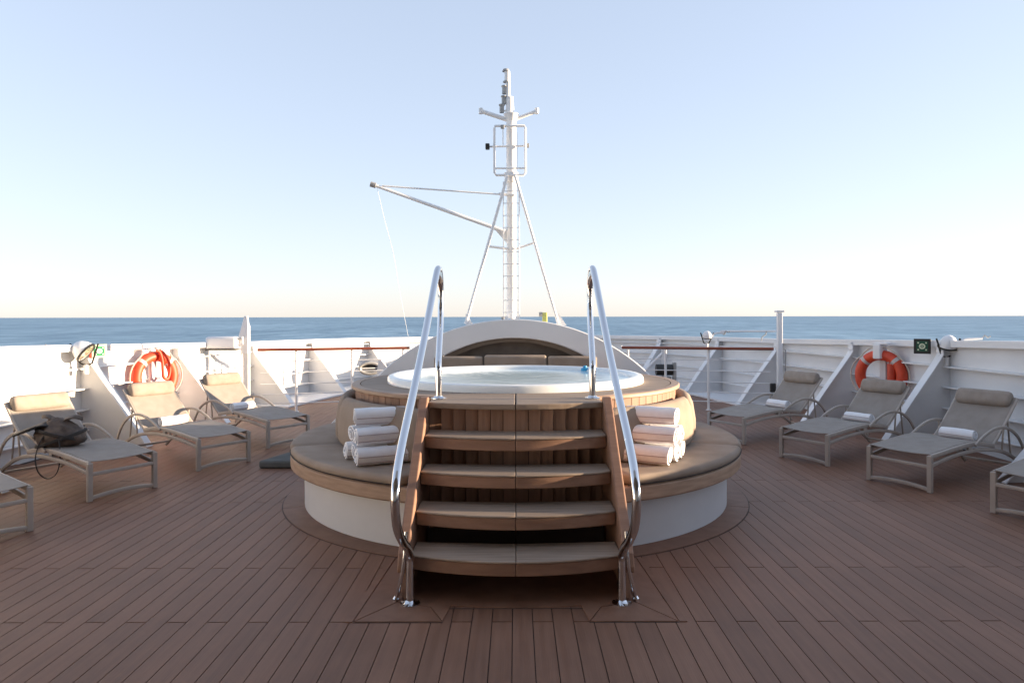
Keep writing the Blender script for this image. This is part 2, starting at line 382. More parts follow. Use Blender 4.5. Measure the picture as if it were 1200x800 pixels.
# ---------------------------------------------------------------- bulwarks
def Hb(y, side):
    h = 1.29 if y < 7.8 else (1.29-(y-7.8)*0.14/5.4 if y < 13.2 else max(1.09, 1.15-(y-13.2)*0.0125))
    if side < 0: return h-0.03
    if y < 5.9: return 0.945
    if y < 7.2: return 1.0
    return h
def bulwark(side):
    th = thing('bulwark', 'sunlit white steel bulwark with slanting ribs, left side of the deck' if side < 0 else 'shaded white steel bulwark with slanting ribs, right side of the deck', 'bulwark wall')
    pts = []
    for i, (x, y) in enumerate(PATH):
        n = inward(i); pts.append((Vector((side*x, y)), Vector((side*n.x, n.y)), Hb(y, side)))
    if side > 0:      # the rail steps down aft of the frame
        out = []
        for i in range(len(pts)-1):
            out.append(pts[i])
            for yb in (5.9, 7.2):
                if pts[i][0].y < yb <= pts[i+1][0].y:
                    f = (yb-pts[i][0].y)/(pts[i+1][0].y-pts[i][0].y); P = pts[i][0].lerp(pts[i+1][0], f); n = pts[i][1]
                    out.append((P, n, Hb(yb-.01, 1))); out.append((P+Vector((0, .012)), n, Hb(yb+.01, 1)))
        out.append(pts[-1]); pts = out
    def strip(d0, d1, zf0, zf1):
        b = MB(); vs = []
        for P, n, h in pts:
            for d, zf in ((d0, zf0), (d1, zf0), (d1, zf1), (d0, zf1)):
                q = P+n*d; vs.append((q.x, q.y, zf(h)))
        k = len(pts); fs = [(0, 1, 2, 3), tuple((k-1)*4+j for j in (3, 2, 1, 0))]
        for i in range(k-1):
            for j in range(4):
                jj = (j+1) % 4; fs.append((i*4+j, i*4+jj, i*4+4+jj, i*4+4+j))
        return b.add(vs, fs)
    strip(-0.04, 0.0, lambda h: -0.02, lambda h: h).build('wall', M['white_old'], th, smooth=30)
    strip(-0.12, 0.09, lambda h: h+0.001, lambda h: h+0.035).build('cap_rail', M['white'], th, smooth=30, bevel=0.008)
    strip(0.075, 0.0895, lambda h: h-0.045, lambda h: h+0.0005).build('cap_lip', M['white'], th, smooth=30)
    for zl in (0.98, 0.73, 0.47, 0.22):
        if zl == 0.98:
            strip(0.001, 0.10, lambda h: min(zl, h-.06)-.02, lambda h: min(zl, h-.06)).build('stringer', M['white_old'], th, smooth=30, bevel=0.006)
        else:
            strip(0.001, 0.11, lambda h: zl-.02, lambda h: zl).build('stringer', M['white_old'], th, smooth=30, bevel=0.006)
    # ribs
    def at(y):
        for i in range(len(PATH)-1):
            (x0, y0), (x1, y1) = PATH[i], PATH[i+1]
            if y0 <= y <= y1 and y1 > y0:
                f = (y-y0)/(y1-y0); return x0+(x1-x0)*f, inward(i)
    for yr in (-3.0, -1.0, 1.0, 3.0, 4.7, 6.65 if side < 0 else 6.95, 9.0, 11.0, 13.25, 15.35, 17.2):
        x, n = at(yr); h = Hb(yr, side)
        X = Vector((side*n.x, n.y, 0)); Zv = Vector((0, 0, 1)); Yv = Zv.cross(X)
        T = Matrix(((X.x, Yv.x, 0, side*x), (X.y, Yv.y, 0, yr), (0, 0, 1, 0), (0, 0, 0, 1)))
        poly = [(0.001, 0.012), (0.88, 0.012), (0.84, 0.05), (0.155, h-0.20), (0.125, h-0.10), (0.12, h-0.002), (0.001, h-0.002)]
        # prism builds in XY -> map (x,y)->(x,z)
        Tz = T @ Matrix(((1, 0, 0, 0), (0, 0, 1, 0), (0, 1, 0, 0), (0, 0, 0, 1)))
        rib = MB().prism(poly, -0.008, 0.008, Tz).build('rib', M['white_old'], th, smooth=0)
        fl = smooth_path([(0.121, 0, h-0.046), (0.126, 0, h-0.10), (0.158, 0, h-0.20), (0.53, 0, (h-.2)*.5+.005), (0.885, 0, 0.012)], 5)
        MB().sweep([T @ p for p in fl], rect(0.125, 0.014), up=Yv.cross(Zv)).build('flange', M['white'], rib, smooth=30)
    return th
bulwark(-1); bulwark(1)

# ---------------------------------------------------------------- hot tub with bench
tub = thing('hot_tub', 'round hot tub with teak rim and white acrylic lip, in the middle of the deck', 'hot tub', (TC[0], TC[1], 0))
GAPA = (-111.0, -429.0)
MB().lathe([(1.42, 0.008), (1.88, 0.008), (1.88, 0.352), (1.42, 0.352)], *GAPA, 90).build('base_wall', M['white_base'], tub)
segs = [-110.6, -161, -215, -270, -325, -379, -429.4]
for i in range(6):
    MB().lathe([(1.40, 0.356), (1.985, 0.345), (1.996, 0.355), (1.996, 0.442), (1.985, 0.452), (1.40, 0.452)], segs[i]-.08, segs[i+1]+.08, 24).build('bench_board', M['teak_ring'], tub, bevel=0.003)
nst = 104
sv = MB().box((0, 0, 0.745), (0.0818, 0.026, 0.46)).mesh('stave', M['teak_v'], 0)
for i in range(nst):
    a = -math.pi/2+2*math.pi*(i+.5)/nst
    d = abs(((math.degrees(a)+90+180) % 360)-180)
    if d < 23: continue
    inst('stave', sv, tub, (1.437*math.cos(a), 1.437*math.sin(a), 0), a+math.pi/2)
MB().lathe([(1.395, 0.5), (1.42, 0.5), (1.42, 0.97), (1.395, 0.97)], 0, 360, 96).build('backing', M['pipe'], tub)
rsegs = [-114, -161, -215, -270, -325, -379, -426]
for i in range(6):
    MB().lathe([(1.412, 0.976), (1.476, 0.976), (1.484, 0.984), (1.484, 1.003), (1.476, 1.011), (1.412, 1.011)], rsegs[i]-.06, rsegs[i+1]+.06, 24).build('rim_nosing', M['teak_ring'], tub)
    MB().lathe([(1.165, 0.976), (1.405, 0.976), (1.405, 1.010), (1.165, 1.010)], rsegs[i]-.06, rsegs[i+1]+.06, 24).build('rim_board', M['teak_top'], tub)
for s in (-1, 1):
    inner = [(s*1.165*math.cos(R(-90+a)), 1.165*math.sin(R(-90+a))) for a in [0.1+i*23.8/8 for i in range(9)]]
    front = [(s*.60, 5.0-TC[1])]+[(s*.60*(1-i/8), (4.88+0.12*(1-i/8)**2)-TC[1]) for i in range(1, 8)]+[(s*.003, 4.88-TC[1])]
    poly = inner+[(s*1.484*math.sin(R(23.9)), -1.484*math.cos(R(23.9)))]+front
    MB().prism(poly, 0.972, 1.0115).build('rim_board', M['teak_top'], tub, smooth=0, bevel=0.007)
shell = [(1.02, 0.60), (1.03, 0.98), (1.05, 1.045), (1.075, 1.068), (1.10, 1.076), (1.14, 1.076), (1.16, 1.068), (1.170, 1.052), (1.172, 1.0125), (1.16, 1.0), (1.16, 0.60)]
MB().lathe(shell, 0, 360, 96).build('tub_shell', M['shell'], tub)
wat = MB().prism([(1.046*math.cos(2*math.pi*i/96), 1.046*math.sin(2*math.pi*i/96)) for i in range(96)], 0.62, 1.040).build('water', M['water'], smooth=30)
wat.location = (TC[0], TC[1], 0); wat['kind'] = 'structure'
fl = thing('floating_dispenser', 'small blue chlorine float drifting at the right of the tub water', 'pool float', (0.72, 7.52, 1.040))
MB().lathe([(0.0, -0.02), (0.036, -0.02), (0.042, 0.0), (0.042, 0.022), (0.032, 0.03), (0.0, 0.03)], 0, 360, 20).build('float_body', M['blue'], fl)
MB().lathe([(0.0, 0.0305), (0.02, 0.0305), (0.02, 0.05), (0.0, 0.053)], 0, 360, 16).build('float_cap', M['blue'], fl)

# cushions on the bench
def pad_prof(r0, r1, z0, z1, rad):
    w, h = r1-r0, z1-z0
    return [(x+(r0+r1)/2, y+(z0+z1)/2) for x, y in rrect(w, h, min(rad, h*.49, w*.49), 4)]
names = ['front left seat cushion carrying the towel stack left of the steps', 'left side seat cushion behind the seam of the left towel cushion',
         'rear left seat cushion behind the tub', 'rear right seat cushion behind the tub',
         'right side seat cushion at the wide end of the bench', 'front right seat cushion carrying the towel stack right of the steps']
bnames = ['back cushion leaning on the tub behind the left towel stack', 'back cushion on the left side of the tub wall',
          'rear left back cushion behind the tub', 'rear right back cushion behind the tub', 'back cushion on the right side of the tub wall',
          'sunlit back cushion behind the right towel stack']
for i in range(6):
    a0, a1 = segs[i], segs[i+1]
    if i == 0: a0 -= 1.2
    if i == 5: a1 += 1.2
    c = MB().lathe(pad_prof(1.45, 2.0, 0.455, 0.527, 0.034), a0-.4, a1+.4, 48, endround=2.2).build('seat_cushion', M['cush'], smooth=50)
    c.location = (TC[0], TC[1], 0); tag(c, 'taupe fabric '+names[i], 'cushion', 'seat cushions round the tub bench')
    MB().lathe([(1.992, 0.458), (2.002, 0.462), (1.992, 0.466)], a0-.5, a1+.5, 40).build('piping', M['pipe'], c)
    for fr in (0.0, 1.0):
        pass
    prof = [(1.465, 0.54), (1.60, 0.54), (1.622, 0.58), (1.622, 0.70), (1.60, 0.84), (1.575, 0.90), (1.545, 0.925), (1.51, 0.92), (1.475, 0.89), (1.460, 0.80), (1.458, 0.62)]
    if i == 0: a0 -= 3
    if i == 5: a1 += 3
    b = MB().lathe(prof, a0-1.0, a1+1.0, 48, endround=4).build('back_cushion', M['cush'], smooth=50)
    b.location = (TC[0], TC[1], 0); tag(b, 'taupe fabric '+bnames[i], 'cushion', 'back cushions round the tub')

# ---------------------------------------------------------------- steps
st = thing('wooden_steps', 'teak steps of four curved treads leading up to the hot tub', 'steps', (0, 4.5, 0))
def wy(y): return y-4.5
for zt, yc, hw in ((0.25, 4.00, 0.597), (0.44, 4.22, 0.597), (0.63, 4.44, 0.597), (0.82, 4.66, 0.597)):
    for s in (-1, 1):
        fr = [(s*(.0015+(hw-.0015)*i/10), wy(yc+0.125*(i/10)**2)) for i in range(11)]
        poly = fr+[(s*hw, wy(yc+.36)), (s*.0015, wy(yc+.32))]
        MB().prism(poly, zt-0.083, zt-0.014).build('tread', M['teak'], st, smooth=30, bevel=0.004)
        poly2 = [(x, y-0.006 if j < 11 else y) for j, (x, y) in enumerate(poly)]
        o = MB().prism(poly2, zt-0.0135, zt).build('tread_top', M['teak_top'], st, smooth=30, bevel=0.005)
rs = MB().box((0, 0, 0.489), (0.0812, 0.022, 0.960)).mesh('riser_board', M['teak_v'], 0)
for i in range(14):
    x = -0.604+0.0863*(i+.5); inst('riser_board', rs, st, (x, wy(4.955+0.12*(x/.6)**2), 0), -0.4*x)
for s in (-1, 1):
    # sloping side board: polygon in (y, z)
    poly = [(5.05, 1.045), (4.985, 1.045), (4.06, 0.275), (4.03, 0.21), (4.03, 0.175), (4.5, 0.175), (5.3, 0.175), (5.3, 0.968), (5.05, 0.968)]
    T = Matrix(((0, 0, 1, 0), (1, 0, 0, -4.5), (0, 1, 0, 0), (0, 0, 0, 1)))
    MB().prism(poly, s*0.601 if s > 0 else -0.661, 0.661 if s > 0 else -0.601, T).build('side_board', M['teak'], st, smooth=0, bevel=0.01, seg=3)
    poly = [(4.10, 0.008), (5.1, 0.008), (5.1, 0.173), (4.10, 0.173)]
    MB().prism(poly, s*0.612 if s > 0 else -0.648, 0.648 if s > 0 else -0.612, T).build('side_plinth', M['teak'], st, smooth=0, bevel=0.004)
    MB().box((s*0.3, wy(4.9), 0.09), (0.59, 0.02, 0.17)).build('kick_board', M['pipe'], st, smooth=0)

# handrails
def handrail(s):
    h = thing('handrail', 'chrome handrail loop on the %s side of the wooden steps' % ('left' if s < 0 else 'right'), 'handrail', (s*.589, 4.036, 0), 0, 'handrails of the tub steps')
    ox, oy = s*.589, 4.036
    pts = [(.589, 4.036, 0.012), (.589, 4.036, .20), (.589, 4.030, .27), (.592, 3.95, .345), (.596, 3.80, .43), (.599, 3.66, .54), (.601, 3.61, .66), (.600, 3.645, .78),
           (.596, 3.80, .925), (.588, 4.2, 1.18), (.580, 4.6, 1.45), (.572, 4.95, 1.715), (.566, 5.15, 1.875), (.563, 5.25, 1.94), (.562, 5.33, 1.95),
           (.562, 5.41, 1.915), (.563, 5.465, 1.83), (.563, 5.475, 1.70), (.562, 5.43, 1.54), (.559, 5.31, 1.36), (.556, 5.235, 1.26), (.553, 5.22, 1.18), (.553, 5.22, 1.013)]
    P = smooth_path([(s*x-ox, y-oy, z) for x, y, z in pts], 8)
    MB().tube(P, 0.0235, 16).build('tube', M['steel'], h, smooth=60)
    for (x, y, z) in ((.589, 4.036, 0.0062), (.553, 5.22, 1.0118)):
        MB().lathe([(0.0, 0.0), (0.055, 0.0), (0.055, 0.006), (0.035, 0.012), (0.026, 0.022), (0.0, 0.022)], 0, 360, 28, Matrix.Translation((s*x-ox, y-oy, z))).build('base_flange', M['steel'], h)
    br = smooth_path([(s*.615-ox, 4.06-oy, .40), (s*.625-ox, 4.03-oy, .22), (s*.65-ox, 4.05-oy, .10), (s*.675-ox, 4.10-oy, .012)], 6)
    MB().tube(br, 0.011, 10).build('brace', M['steel'], h, smooth=60)
    MB().lathe([(0, 0), (.022, 0), (.022, .006), (.012, .02), (0, .02)], 0, 360, 16, Matrix.Translation((s*.675-ox, 4.10-oy, 0.0062))).build('brace_foot', M['steel'], h)
handrail(-1); handrail(1)

# ---------------------------------------------------------------- towels
def towel_mesh(L, r, seed, turns=2.6):
    rnd = random.Random(seed); n = 64; th = r*0.17; b = MB(); prof_o = []; prof_i = []
    for i in range(n+1):
        t = i/n; a = 2*math.pi*turns*t+0.8; rr = r*0.16+(r*0.84-th/2)*t
        sq = 1+0.04*math.sin(2*a+seed)
        c = Vector((rr*math.cos(a)*sq, rr*math.sin(a)*0.95)); nrm = Vector((math.cos(a), math.sin(a)))
        tp = th*(1 if 0.02 < t < 0.985 else 0.5)
        prof_o.append(c+nrm*tp/2); prof_i.append(c-nrm*tp/2)
    ring = prof_o+list(reversed(prof_i)); k = len(ring); m = 7; vs = []; fs = []
    for j in range(m):
        f = j/(m-1); x = (f-.5)*L; sc = 1.0 if 0 < j < m-1 else 0.97
        dx = rnd.uniform(-.003, .003); dz = rnd.uniform(-.003, .003)
        for q, p in enumerate(ring):
            t = q/(n+1) if q <= n else (k-1-q)/(n+1)
            xo = (0.005*math.sin(3*t*6.28+seed)+0.012*(0.5-t))*(1 if j in (0, m-1) else 0)*(1 if j else -1)
            vs.append((x+xo, p.x*sc+dx, p.y*sc+dz))
    for j in range(m-1):
        for q in range(k):
            p = (q+1) % k; fs.append((j*k+q, j*k+p, j*k+k+p, j*k+k+q))
    for q in range(n):
        fs.append((q, q+1, k-2-q, k-1-q)); o = (m-1)*k; fs.append((o+q, o+q+1, o+k-2-q, o+k-1-q))
    return b.add(vs, fs)
def towel(name, label, loc, rz, L, r, seed, group, tilt=0.0):
    o = towel_mesh(L, r, seed).build(name, M['towel'], smooth=60); o.location = loc; o.rotation_euler = (seed*1.9 % 0.5 + tilt, 0, rz)
    tag(o, label, 'towel', group)
    for dz, ang in ((0, 0.2), (0, -0.5)):  # fold lines of the roll, drawn as dark coloured strips
        pts = [(x*L*0.485, -(r*1.0)*math.cos(ang), r*0.95*math.sin(ang)) for x in (-1, -.5, 0, .5, 1)]
        MB().sweep(pts, rect(0.004, 0.003), up=(0, -math.cos(ang), math.sin(ang))).build('fold_line', M['seam'], o)
    return o
rw = {0: 'bottom', 1: 'middle', 2: 'top'}
def stack(s):
    side = 'left' if s < 0 else 'right'; r = 0.076; L = 0.39
    rz = R(27)*-s
    base = Vector((s*0.965, 5.30, 0.0)); ax = Vector((math.cos(rz), math.sin(rz), 0)); dp = Vector((-math.sin(rz), math.cos(rz), 0))
    if dp.y < 0: dp = -dp
    pos = {0: ['front', 'middle', 'rear'], 1: ['front', 'rear'], 2: ['']}
    for row in range(3):
        for j in range(3-row):
            d = (j+row*0.5)*2*r*1.0; z = 0.526+r*0.96+row*r*1.74
            p = base+dp*d+ax*random.uniform(-.02, .02)*1.2
            lab = 'rolled white towel, %s of the %s row in the %s towel stack' % (pos[row][j], rw[row], side) if row < 2 else 'rolled white towel crowning the %s towel stack on the bench' % side
            towel('rolled_towel', lab, (p.x, p.y, z), rz+random.uniform(-.05, .05), L*random.uniform(.95, 1.03), r*random.uniform(.97, 1.02), 3+row*7+j*3+(0 if s < 0 else 40), 'rolled towels stacked beside the steps', 0)
stack(-1); stack(1)

# ---------------------------------------------------------------- sun loungers
def make_lounger(label):
    t = thing('sun_lounger', label, 'sun lounger', (0, 0, 0), 0, 'sun loungers along the bulwarks')
    seat = smooth_path([(0, 0.0, .325), (0, .12, .335), (0, .40, .366), (0, .68, .384), (0, .88, .364), (0, 1.03, .338)], 5)
    low = smooth_path([(0, .02, .245), (0, .30, .292), (0, .60, .316), (0, .90, .312), (0, 1.20, .262), (0, 1.45, .155), (0, 1.62, .035)], 5)
    back = smooth_path([(0, 1.03, .338), (0, 1.13, .415), (0, 1.32, .600), (0, 1.48, .765)], 5)
    arm = smooth_path([(0, .68, .372), (0, .81, .44), (0, .97, .495), (0, 1.12, .51), (0, 1.28, .48), (0, 1.43, .39), (0, 1.54, .25), (0, 1.60, .11)], 5)
    Wd = 0.30
    for s in (-1, 1):
        sh = lambda path, dx=0: [Vector((s*(Wd+dx), p.y, p.z)) for p in path]
        MB().sweep(sh(seat), rrect(.028, .042, .008), up=(0, 0, 1)).build('seat_rail', M['frame'], t)
        MB().sweep(sh(low), rrect(.026, .036, .008), up=(0, 0, 1)).build('frame_rail', M['frame'], t)
        MB().box((s*Wd, .0, .168), (.045, .036, .335)).build('leg', M['frame'], t, smooth=0, bevel=.006)
        a = MB().sweep(sh(arm, .022), rrect(.030, .020, .007), up=(1, 0, 0)).build('armrest', M['frame'], t)
        MB().tube([(s*(Wd+.02), 1.17, .505), (s*(Wd+.005), 1.17, .28)], .009, 8).build('armrest_strut', M['frame'], a)
        MB().sweep(sh(back, -.012), rrect(.026, .030, .008), up=(1, 0, 0)).build('back_rail', M['frame'], t)
        MB().tube([(s*(Wd-.012), 1.30, .585), (s*(Wd-.012), 1.36, .21)], .009, 8).build('back_prop', M['frame'], t)
        MB().box((s*Wd, .62, .349), (.022, .05, .03)).build('rail_spacer', M['frame'], t, smooth=0)
    MB().sweep([(-.278+.556*i/8, 0, .030+.020*(1-((i-4)/4)**2)) for i in range(9)], rrect(.030, .032, .006), up=(0, 0, 1)).build('foot_bar', M['frame'], t)
    MB().sweep([(-.278+.556*i/4, 0.0, .235) for i in range(5)], rrect(.030, .030, .006), up=(0, 0, 1)).build('cross_bar', M['frame'], t)
    MB().sweep([(-.286+.572*i/4, 1.55, .085) for i in range(5)], rrect(.026, .026, .006), up=(0, 0, 1)).build('rear_bar', M['frame'], t)
    def sling(path, w, off, sag):
        vs = []; fs = []; n = 8
        for top in (0, 1):
            for p in path:
                for j in range(n+1):
                    u = j/n*2-1; vs.append((u*w, p.y, p.z+off-sag*(1-u*u)-(0 if top else .006)))
        m = len(path); q = m*(n+1)
        for i in range(m-1):
            for j in range(n):
                a = i*(n+1)+j; fs.append((a, a+1, a+n+2, a+n+1)); fs.append((q+a, q+a+n+1, q+a+n+2, q+a+1))
        for i in range(m-1):
            a = i*(n+1); fs.append((a, a+n+1, q+a+n+1, q+a)); a += n; fs.append((a, q+a, q+a+n+1, a+n+1))
        for j in range(n):
            fs.append((j, q+j, q+j+1, j+1)); a = (m-1)*(n+1)+j; fs.append((a, a+1, q+a+1, q+a))
        return MB().add(vs, fs)
    sling(seat, .292, .026, .014).build('seat_sling', M['sling'], t, smooth=50)
    bs = [Vector((0, p.y-.010, p.z+.012)) for p in back]
    sling(bs, .283, .0, .012).build('back_sling', M['sling'], t, smooth=50)
    ex = [(x, 1.420, .757) for x in [-.262, -.252, -.235]+[-.2+.4*i/6 for i in range(7)]+[.235, .252, .262]]
    hr = MB().sweep(ex, rrect(.115, .165, .055, 5), up=(0, .45, 1), scale=[.72, .9, .98]+[1, 1.02, 1, 1.015, 1, 1.02, 1]+[.98, .9, .72]).build('headrest', M['pillow'], t, smooth=60)
    MB().sweep([(-.24+.48*i/4, 1.478, .775) for i in range(5)], rect(.05, .004), up=(0, .7, .7)).build('headrest_strap', M['pillow'], t)
    return t
AX = R(60.5)
spots = [(-1, -2.85, 9.10, 'taupe sling lounger farthest forward on the left, with a rolled towel'),
         (-1, -3.135, 7.80, 'taupe sling lounger in front of the left lifebuoy, with a rolled towel'),
         (-1, -3.55, 6.56, 'taupe sling lounger with a brown bag on its seat, left side'),
         (-1, -3.80, 5.18, 'taupe sling lounger cut off by the left edge, only its foot showing'),
         (1, 2.70, 9.30, 'grey taupe sling lounger farthest forward on the right, beside the bench end'),
         (1, 3.17, 7.98, 'grey taupe sling lounger in front of the right lifebuoy'),
         (1, 3.60, 6.82, 'grey taupe sling lounger in full view nearest the right edge, towel on its seat'),
         (1, 4.03, 5.63, 'grey taupe sling lounger cut off by the right edge, only its foot showing')]
proto = None
for i, (s, x, y, lab) in enumerate(spots):
    if proto is None: proto = make_lounger(lab); o = proto
    else: o = copy_tree(proto); o['label'] = lab
    o.location = (x, y, 0); ang = (R([54.5, 56.5, 58.5, 60, 60.5, 60.5, 60.5, 60.5][i]))*(-s)+random.uniform(-.015, .015); o.rotation_euler = (0, 0, ang)
    if i in (3, 7): continue
    c = Vector((x, y)); ax = Vector((-math.sin(ang), math.cos(ang)))
    dd = c+ax*0.965
    where = ['farthest forward left lounger', 'lounger by the left lifebuoy', 'lounger with the brown bag', '', 'farthest forward right lounger', 'lounger by the right lifebuoy', 'lounger nearest the right edge'][i]
    tw = towel('rolled_towel', 'rolled white towel lying on the '+where, (dd.x, dd.y, .360+.062), ang+.03, .33, .062, 60+i, 'rolled towels on the loungers')

# bag on the third left lounger
bx = thing('brown_bag', 'slouchy dark brown bag with bow and hanging strap on the left lounger', 'bag', (-4.26, 6.80, .398), R(18))
bm = bmesh.new(); bmesh.ops.create_icosphere(bm, subdivisions=4, radius=1.0)
from mathutils import noise as mnoise
for v in bm.verts:
    p = v.co.copy(); n1 = mnoise.noise(p*1.3+Vector((3, 1, 7))); n2 = 1-abs(mnoise.noise(Vector((p.x*1.6+p.z, p.y*1.6, p.z*4.5))+Vector((9, 4, 2))))*2
    a = math.atan2(p.y, p.x); k = 1+.16*n1+.10*n2+.05*math.sin(6*a+2.5*p.z)*max(0, p.z); top = max(0, p.z); g = 1-.45*top**2
    v.co = Vector((p.x*.20*k*g-.03*top, p.y*.155*k*g, max(p.z*.125*k, -.095)+.10+.035*top*top))
me = bpy.data.meshes.new('bag_body'); bm.to_mesh(me); bm.free(); me.materials.append(M['bag']); me.shade_smooth()
o = bpy.data.objects.new('bag_body', me); COL.objects.link(o); o.parent = bx
def leaf(path, wid, th=.012):
    vs = []; fs = []; n = len(path)
    for i, p in enumerate(path):
        w = wid*math.sin(math.pi*(0.12+0.86*i/(n-1)))**.8; q = Vector(p)
        for a, h in ((-1, 0), (0, .02), (1, 0)):
            vs.append(q+Vector((.25*a*w, a*w, h))); 
        for a, h in ((-1, 0), (0, .02), (1, 0)):
            vs.append(q+Vector((.25*a*w, a*w, h-th)))
    for i in range(n-1):
        for j in range(2):
            a = i*6+j; fs += [(a, a+1, a+7, a+6), (a+3, a+9, a+10, a+4)]
        fs += [(i*6, i*6+6, i*6+9, i*6+3), (i*6+2, i*6+5, i*6+11, i*6+8)]
    e = (n-1)*6; fs += [(0, 3, 4, 1), (1, 4, 5, 2), (e, e+1, e+4, e+3), (e+1, e+2, e+5, e+4)]
    return MB().add(vs, fs)
leaf(smooth_path([(-.03, 0, .20), (-.12, -.01, .215), (-.24, -.02, .175), (-.38, -.04, .12)], 4), .12).build('scarf_end', M['bag_d'], bx, smooth=60)
leaf(smooth_path([(-.04, .02, .20), (-.06, .03, .245), (-.11, .04, .275), (-.17, .05, .27)], 4), .05).build('scarf_end', M['bag'], bx, smooth=60)
leaf(smooth_path([(-.02, 0, .205), (.06, .01, .255), (.13, .03, .262), (.17, .04, .235)], 4), .055).build('scarf_end', M['bag'], bx, smooth=60)
MB().lathe([(0, -.03), (.03, -.025), (.042, 0), (.03, .025), (0, .03)], 0, 360, 14, Matrix.Translation((-.02, 0, .215))).build('knot', M['bag_d'], bx)
for k, (zc, tilt) in enumerate(((.075, .35), (.12, -.3))):
    A = [(.207*math.cos(2*math.pi*i/30), .165*math.sin(2*math.pi*i/30), zc+tilt*.2*math.cos(2*math.pi*i/30)) for i in range(30)]
    MB().sweep(A, rrect(.012, .030, .004), up=(0, 0, 1), closed=True).build('tie_band', M['bag_d'], bx, smooth=60)
strap = smooth_path([(-.10, -.10, .14), (-.13, -.19, .05), (-.15, -.22, -.08), (-.12, -.225, -.20), (-.05, -.225, -.255), (.02, -.225, -.21), (.045, -.22, -.08), (.03, -.18, .05), (.0, -.11, .11)], 6)
MB().sweep(strap, rrect(.006, .022, .002), up=(0, 1, .02)).build('strap', M['bag_d'], bx, smooth=60)

# grey pad on the deck left of the bench
pd = MB().prism([(-2.72, 7.66), (-2.13, 7.66), (-1.96, 8.55), (-2.42, 8.60)], 0.002, 0.085).build('floor_pad', M['cush_d'], smooth=30, bevel=0.025, seg=4)
tag(pd, 'dark grey foam pad lying on the deck beside the left end of the bench', 'pad')

# ---------------------------------------------------------------- white hood behind the tub
hood = thing('hood', 'white arched hood with a dark recess behind the hot tub', 'hood', (-0.02, 9.3, 0))
def arch_pts(hw, ztop, sag, zend, n=28):
    Rr = (hw*hw+sag*sag)/(2*sag); a = math.asin(hw/Rr); cz = ztop-Rr
    pts = [(Rr*math.sin(-a+2*a*i/n), cz+Rr*math.cos(-a+2*a*i/n)) for i in range(n+1)]
    sl = math.tan(a); dx = (pts[-1][1]-zend)/sl if sl > 0.3 else 0
    dx = min(dx, 0.9)
    return [(pts[0][0]-dx, zend)]+pts+[(pts[-1][0]+dx, zend)]
def arch_band(outer, inner, y0, y1):
    n = len(outer); vs = []; fs = []
    for y in (y0, y1):
        vs += [(x, y, z) for x, z in outer]+[(x, y, z) for x, z in inner]
    m = 2*n
    for i in range(n-1):
        fs += [(i, i+1, n+i+1, n+i), (m+i, m+n+i, m+n+i+1, m+i+1), (i, m+i, m+i+1, i+1), (n+i, n+i+1, m+n+i+1, m+n+i)]
    fs += [(0, n, m+n, m), (n-1, m+n-1, m+2*n-1, 2*n-1)]
    return MB().add(vs, fs)
out_ = arch_pts(1.675, 1.567, .645, 0.008); inn_ = arch_pts(.945, 1.325, .245, 0.008)
inn_[0] = (inn_[1][0]-.02, .008); inn_[-1] = (inn_[-2][0]+.02, .008)
arch_band(out_, inn_, 0, .46).build('arch_shell', M['white'], hood, smooth=30, bevel=.012)
in2 = arch_pts(.84, 1.275, .225, 0.008); in2[0] = (in2[1][0]-.02, .008); in2[-1] = (in2[-2][0]+.02, .008)
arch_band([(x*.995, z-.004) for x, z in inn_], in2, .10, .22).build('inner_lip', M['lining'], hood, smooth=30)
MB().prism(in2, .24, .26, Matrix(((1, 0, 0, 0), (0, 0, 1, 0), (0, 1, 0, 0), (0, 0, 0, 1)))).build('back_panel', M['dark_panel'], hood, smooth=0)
for k, (x0, x1, zt, lab) in enumerate(((-1.02, -.402, 1.105, 'left'), (-.396, .392, 1.12, 'middle'), (.398, 1.02, 1.105, 'right'))):
    c = MB().box(((x0+x1)/2, 9.07, .84), (x1-x0-.01, .13, 2*(zt-.84))).build('hood_cushion', M['cush'], smooth=30, bevel=.03, seg=4)
    tag(c, 'taupe %s back cushion standing in front of the white hood' % lab, 'cushion', 'back cushions before the hood')

# ---------------------------------------------------------------- mast
K = 9.65/850
def mp(px, py, dy=0): return Vector(((px-604)*K, dy, 1.6-(py-371)*K))
ms = thing('signal_mast', 'tall white signal mast with tripod legs and boom above the hood', 'mast', (0, 9.65, 0))
xc = (599.5-604)*K
def vt(y0, y1, r0, r1=None, px=599.5, n=18):
    return MB().tube([mp(px, y0), mp(px, y1)], r0, n, scale=[1, (r1 or r0)/r0])
vt(373, 214, .064).build('pole', M['mast'], ms, smooth=60)
vt(214, 203, .085, .10).build('collar', M['mast'], ms, smooth=60)
vt(203, 143, .066).build('pole', M['mast'], ms, smooth=60)
vt(145, 134, .055, .105).build('crosstree_seat', M['mast'], ms, smooth=60)
vt(134, 114, .058, .045, px=598).build('pole', M['mast'], ms, smooth=60)
vt(114, 88, .03, px=596).build('topmast', M['mast'], ms, smooth=60)
vt(96, 84, .036, px=595).build('masthead_lamp', M['mast'], ms, smooth=60)
vt(84, 81.5, .05, .04, px=593.5).build('lamp_cap', M['steel_d'], ms)
vt(96.8, 95.4, .046, px=594).build('lamp_plate', M['steel_d'], ms)
for px, py in ((591.5, 105), (591, 117), (588.5, 127)):
    MB().lathe([(0, -.06), (.03, -.06), (.03, .03), (.04, .035), (.04, .05), (0, .05)], 0, 360, 14, Matrix.Translation(mp(px, py))).build('signal_lamp', M['steel_d'], ms)
    MB().tube([mp(px, py+3), mp(599, py+3)], .012, 8).build('lamp_arm', M['mast'], ms)
MB().tube([mp(599, 142), mp(565, 130.5)], .028, 12).build('crossarm', M['mast'], ms)
